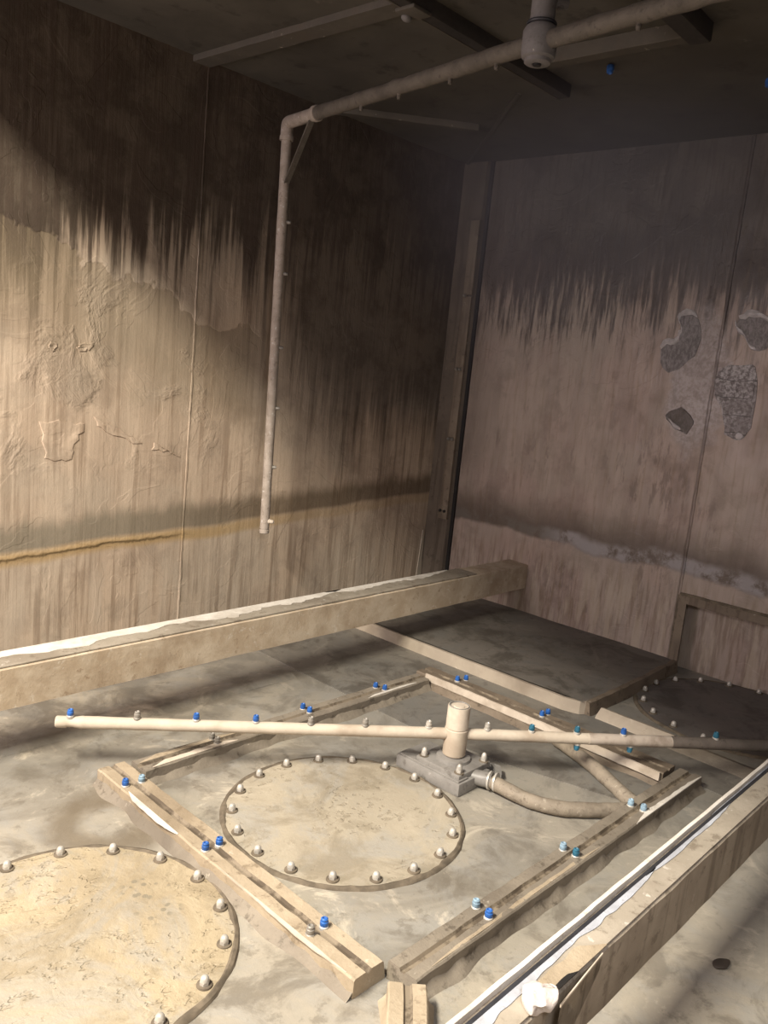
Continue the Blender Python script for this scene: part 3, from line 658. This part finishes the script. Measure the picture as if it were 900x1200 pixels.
bm = B(); sweep(bm, [(-.01, -.006), (0, -.009), (.01, -.006), (.01, 0), (-.01, 0)], [(XW, YL, ZC), (3.15, 2.285, ZC)], amp=.001, sc=12, step=.04); struct('trim_10', bm, 'ceil', 'diagonal weld seam on the roof', 'weld seam')

# ------------------------------------------------------------------ corner post
t = thing('corner_post', 'brown steel post in the far corner with a bolted strip', 'post', (XW, 3.19, 0)); o0 = Vector((-XW, -3.19, 0))
bm = B()
sweep(bm, [(-.0, .0), (-.0, .022), (.012, .026), (.17, .026), (.182, .0)], [(XW, YL, .06), (XW, YL, ZC)], up=Vector((-1, 0, 0)), amp=.0015, sc=6, step=.06)
kid('plate', bm, 'post', t, o0)
bm = B(); 
for (za, zb) in ((.50, 1.835), (1.845, 2.27)): box(bm, XW - .042, XW - .024, 3.108, 3.172, za, zb, .003)
box(bm, XW - .044, XW - .03, 3.106, 3.174, .49, .57, .002)
kid('bolted_strip', bm, 'postbar', t, o0)
for (y, z) in ((3.155, 1.84), (3.155, 1.408), (3.128, 1.408), (3.155, .986), (3.128, .986), (3.158, .54), (3.125, .54)):
    put_bolt(t, Vector((XW - .042, y, z)) + o0, 0, 'soot' if z < .6 else 'bolt_dark', .8, (0, -PI / 2, 0))
bm = B(); slab(bm, [(0, 0), (.05, 0), (.032, .32), (.02, .33)], 0, .006)
bm.transform(Matrix.Translation((XW - .075, YL - .004, .06)) @ Matrix.Rotation(PI / 2, 4, 'X'))
kid('lit_corner_tip', bm, 'lip', t, o0, 'pale sliver painted for the lit strip of left wall')  # added sliver paints the light on the wall edge at the corner
bm = B(); box(bm, XW - .012, XW, 3.074, 3.096, .06, ZC); kid('gap_shade', bm, 'hole', t, o0, 'dark strip standing in for the shadow beside the post')  # near-black strip paints the shadow along the post edge

# ------------------------------------------------------------------ peeling paint
def on_right(pts, th, amp=.006, seed=1, sub=3):
    rnd = random.Random(seed); P = []
    n = len(pts)
    for i in range(n):
        a, b_ = Vector(pts[i]), Vector(pts[(i + 1) % n])
        z_, w_ = Vector(pts[i - 1]), Vector(pts[(i + 2) % n])
        for j in range(sub):
            t = j / sub; P.append(.5 * ((2 * a) + (b_ - z_) * t + (2 * z_ - 5 * a + 4 * b_ - w_) * t * t + (3 * a - z_ - 3 * b_ + w_) * t ** 3) + Vector((rnd.uniform(-amp, amp), rnd.uniform(-amp, amp))))
    bm = B(); lo = [bm.verts.new((XW, p.x, p.y)) for p in P]; hi = [bm.verts.new((XW - th, p.x, p.y)) for p in P]
    m = len(P); bm.faces.new(lo); f = bm.faces.new(list(reversed(hi)))
    for i in range(m): bm.faces.new((lo[i], hi[i], hi[(i + 1) % m], lo[(i + 1) % m]))
    return bm, P
def curl(P, i0, i1, h=.014, w=.022, seed=0):
    """a strip of paint lifting off the wall along part of an outline"""
    rnd = random.Random(seed); bm = B(); rows = []
    m = len(P)
    for i in range(i0, i1 + 1):
        p = P[i % m]; e = math.sin(PI * (i - i0 + .3) / (i1 - i0 + .6)); r_ = w * (.5 + .5 * e) * rnd.uniform(.8, 1.2)
        row = []
        for k_ in range(6):
            a = k_ / 5 * PI * .8
            row.append(bm.verts.new((XW - .001 - h * e * math.sin(a) * .5, p.x + r_ * (1 - math.cos(a)) * .35, p.y + r_ * (1 - math.cos(a)) * .8)))
        rows.append(row)
    for a, b_ in zip(rows, rows[1:]):
        for k_ in range(5): bm.faces.new((a[k_], b_[k_], b_[k_ + 1], a[k_ + 1]))
    bmesh.ops.solidify(bm, geom=bm.faces[:], thickness=.0018)
    return bm
def peel(label, pts, mat, curls, th=.002, seed=1):
    t = thing('peeling_paint', label, 'peeling paint', (XW, pts[0][0], pts[0][1]), group='peeling paint on the right wall'); o0 = Vector((-XW, -pts[0][0], -pts[0][1]))
    bm, P = on_right(pts, th, seed=seed); kid('bare_patch', bm, mat, t, o0)
    for j, (a, b_) in enumerate(curls): kid('paint_curl', curl(P, a, b_, seed=seed * 7 + j), 'curl', t, o0, 'whitish lifted paint edge')
peel('upper peeled patch left of the wall seam with a curled white rim', [(1.833, 1.765), (1.77, 1.776), (1.726, 1.745), (1.717, 1.614), (1.782, 1.535), (1.851, 1.496), (1.894, 1.54), (1.894, 1.624), (1.833, 1.632), (1.812, 1.692)], 'bare', [(0, 6), (20, 27), (27, 30)], .003, 1)
peel('upper peeled patch right of the wall seam by the photo edge', [(1.536, 1.764), (1.471, 1.779), (1.402, 1.758), (1.386, 1.662), (1.452, 1.623), (1.491, 1.668), (1.545, 1.724)], 'bare', [(0, 7), (11, 19)], .003, 2)
peel('crackled paint patch below the peeled one, right of the wall seam', [(1.59, 1.533), (1.453, 1.559), (1.414, 1.515), (1.402, 1.397), (1.405, 1.276), (1.44, 1.202), (1.518, 1.229), (1.545, 1.341), (1.596, 1.397)], 'crackle', [(14, 16), (20, 22)], .004, 3)
peel('lowest small blister left of the wall seam', [(1.83, 1.288), (1.747, 1.327), (1.686, 1.275), (1.701, 1.205), (1.765, 1.223)], 'bare', [(10, 14)], .005, 4)
def lpeel(label, pts, seed):
    t = thing('paint_blister', label, 'peeling paint', (pts[0][0], YL, pts[0][1]), group='blistered paint on the left wall')
    rnd = random.Random(seed); bm = B(); cx = sum(p[0] for p in pts) / len(pts); cz = sum(p[1] for p in pts) / len(pts)
    n = len(pts); P = []
    for i in range(n):
        a, b_ = Vector(pts[i]), Vector(pts[(i + 1) % n])
        for j in range(4): P.append(a.lerp(b_, j / 4) + Vector((rnd.uniform(-.008, .008), rnd.uniform(-.008, .008))))
    rings = []
    for f, y in ((1.0, 0), (.97, .0035), (.88, .0045), (.5, .002)):
        rings.append([bm.verts.new((cx + (p.x - cx) * f - pts[0][0], -y, cz + (p.y - cz) * f - pts[0][1])) for p in P])
    for a, b_ in zip(rings, rings[1:]):
        for i in range(len(P)): bm.faces.new((a[i], a[(i + 1) % len(P)], b_[(i + 1) % len(P)], b_[i]))
    bm.faces.new(rings[-1]); finish('blister', bm, 'wl', t)
lpeel('large paint blister low at the left edge of the left wall', [(1.549, 1.032), (1.649, 1.044), (1.743, 1.025), (1.7, .946), (1.691, .881), (1.582, .876), (1.563, .929)], 1)
lpeel('long thin paint blister right of the large blister', [(1.772, 1.054), (1.901, 1.012), (2.008, .945), (1.944, .96), (1.801, 1.018)], 2)
lpeel('small paint blister just left of the left wall seam', [(2.072, .952), (2.22, .884), (2.164, .905), (2.065, .925)], 3)
lpeel('tiny upper paint blister nearest the left photo edge', [(1.586, 1.363), (1.607, 1.341), (1.594, 1.316), (1.569, 1.335)], 4)
lpeel('small upper paint blister above the long thin one', [(1.694, 1.348), (1.76, 1.364), (1.754, 1.336), (1.702, 1.332)], 5)

# ------------------------------------------------------------------ steam under the roof
bm = B(); box(bm, 1.9, XW - .005, .7, YL - .005, 1.2, ZC - .003)
me = bpy.data.meshes.new('steam'); bm.to_mesh(me); bm.free(); st = bpy.data.objects.new('steam', me); C.objects.link(st)
tag(st, 'thin purple-grey steam hanging below the roof', 'steam', kind='stuff')
vm = bpy.data.materials.new('steam'); vm.use_nodes = True; nt = vm.node_tree; nt.nodes.clear()
out = nt.nodes.new('ShaderNodeOutputMaterial'); vs = nt.nodes.new('ShaderNodeVolumeScatter'); nt.links.new(vs.outputs[0], out.inputs['Volume'])
vs.inputs['Color'].default_value = (.66, .60, .64, 1)
ge = nt.nodes.new('ShaderNodeNewGeometry'); nz = nt.nodes.new('ShaderNodeTexNoise'); nz.inputs['Scale'].default_value = 1.6; nz.inputs['Detail'].default_value = 3
nt.links.new(ge.outputs['Position'], nz.inputs['Vector'])
ds = nt.nodes.new('ShaderNodeVectorMath'); ds.operation = 'DISTANCE'; nt.links.new(ge.outputs['Position'], ds.inputs[0]); ds.inputs[1].default_value = (3.85, 2.15, 2.5)
mr = nt.nodes.new('ShaderNodeMapRange'); mr.interpolation_type = 'SMOOTHSTEP'; nt.links.new(ds.outputs['Value'], mr.inputs[0])
for i, v in zip((1, 2, 3, 4), (.15, 1.35, 1.5, .02)): mr.inputs[i].default_value = v
mm = nt.nodes.new('ShaderNodeMath'); mm.operation = 'MULTIPLY'; nt.links.new(mr.outputs[0], mm.inputs[0]); nt.links.new(nz.outputs['Fac'], mm.inputs[1])
nt.links.new(mm.outputs[0], vs.inputs['Density'])
me.materials.append(vm)

# ------------------------------------------------------------------ light
def area(name, loc, target, size, size_y, power, col, shape='RECTANGLE'):
    l = bpy.data.lights.new(name, 'AREA'); l.shape = shape; l.size = size; l.size_y = size_y; l.energy = power; l.color = col
    o = bpy.data.objects.new(name, l); C.objects.link(o); o.location = loc
    o.rotation_euler = (Vector(target) - Vector(loc)).to_track_quat('-Z', 'Y').to_euler(); return o
kl = area('roof_hatch_daylight', (-.80, 1.45, 3.12), (1.6, 2.0, .2), 1.5, .11, 395, (1.0, .92, .79))
zx = (kl.location - Vector((1.7, 1.7, .3))).normalized(); xx = Vector((.46, 1, 0)).normalized(); zx = (zx - xx * zx.dot(xx)).normalized(); yx = zx.cross(xx)
kl.rotation_euler = Matrix((xx, yx, zx)).transposed().to_euler()
area('doorway_daylight', (-.95, 2.80, 1.5), (4, 2.0, 1.1), .8, 1.4, 52, (1.0, .86, .88))
sh = area('side_hatch_daylight', (.25, -.36, 1.9), (2.2, 1.2, .4), .5, .5, 15, (.95, .95, 1.0))
sh.data.spread = math.radians(96)
w = bpy.data.worlds.new('world'); bpy.context.scene.world = w; w.use_nodes = True
w.node_tree.nodes['Background'].inputs[0].default_value = (.75, .72, .8, 1); w.node_tree.nodes['Background'].inputs[1].default_value = .15

# ------------------------------------------------------------------ camera
f_px, pitch, roll, yaw = 979.606, .175283, .0993934, .7305243
F = Vector((math.cos(yaw) * math.cos(pitch), math.sin(yaw) * math.cos(pitch), -math.sin(pitch)))
R_ = Vector((math.sin(yaw), -math.cos(yaw), 0)); U_ = R_.cross(F)
R2 = math.cos(roll) * R_ + math.sin(roll) * U_; U2 = -math.sin(roll) * R_ + math.cos(roll) * U_
cd = bpy.data.cameras.new('camera'); cam = bpy.data.objects.new('camera', cd); C.objects.link(cam)
cd.sensor_fit = 'VERTICAL'; cd.sensor_height = 24; cd.lens = f_px / 1200 * 24; cd.clip_start = .02
cam.matrix_world = Matrix(((R2.x, U2.x, -F.x, 0), (R2.y, U2.y, -F.y, 0), (R2.z, U2.z, -F.z, 1.4), (0, 0, 0, 1)))
S = bpy.context.scene; S.camera = cam
S.view_settings.view_transform = 'Standard'; S.view_settings.look = 'None'; S.view_settings.gamma = 1; S.view_settings.use_curve_mapping = False
S.view_settings.exposure = 0.0
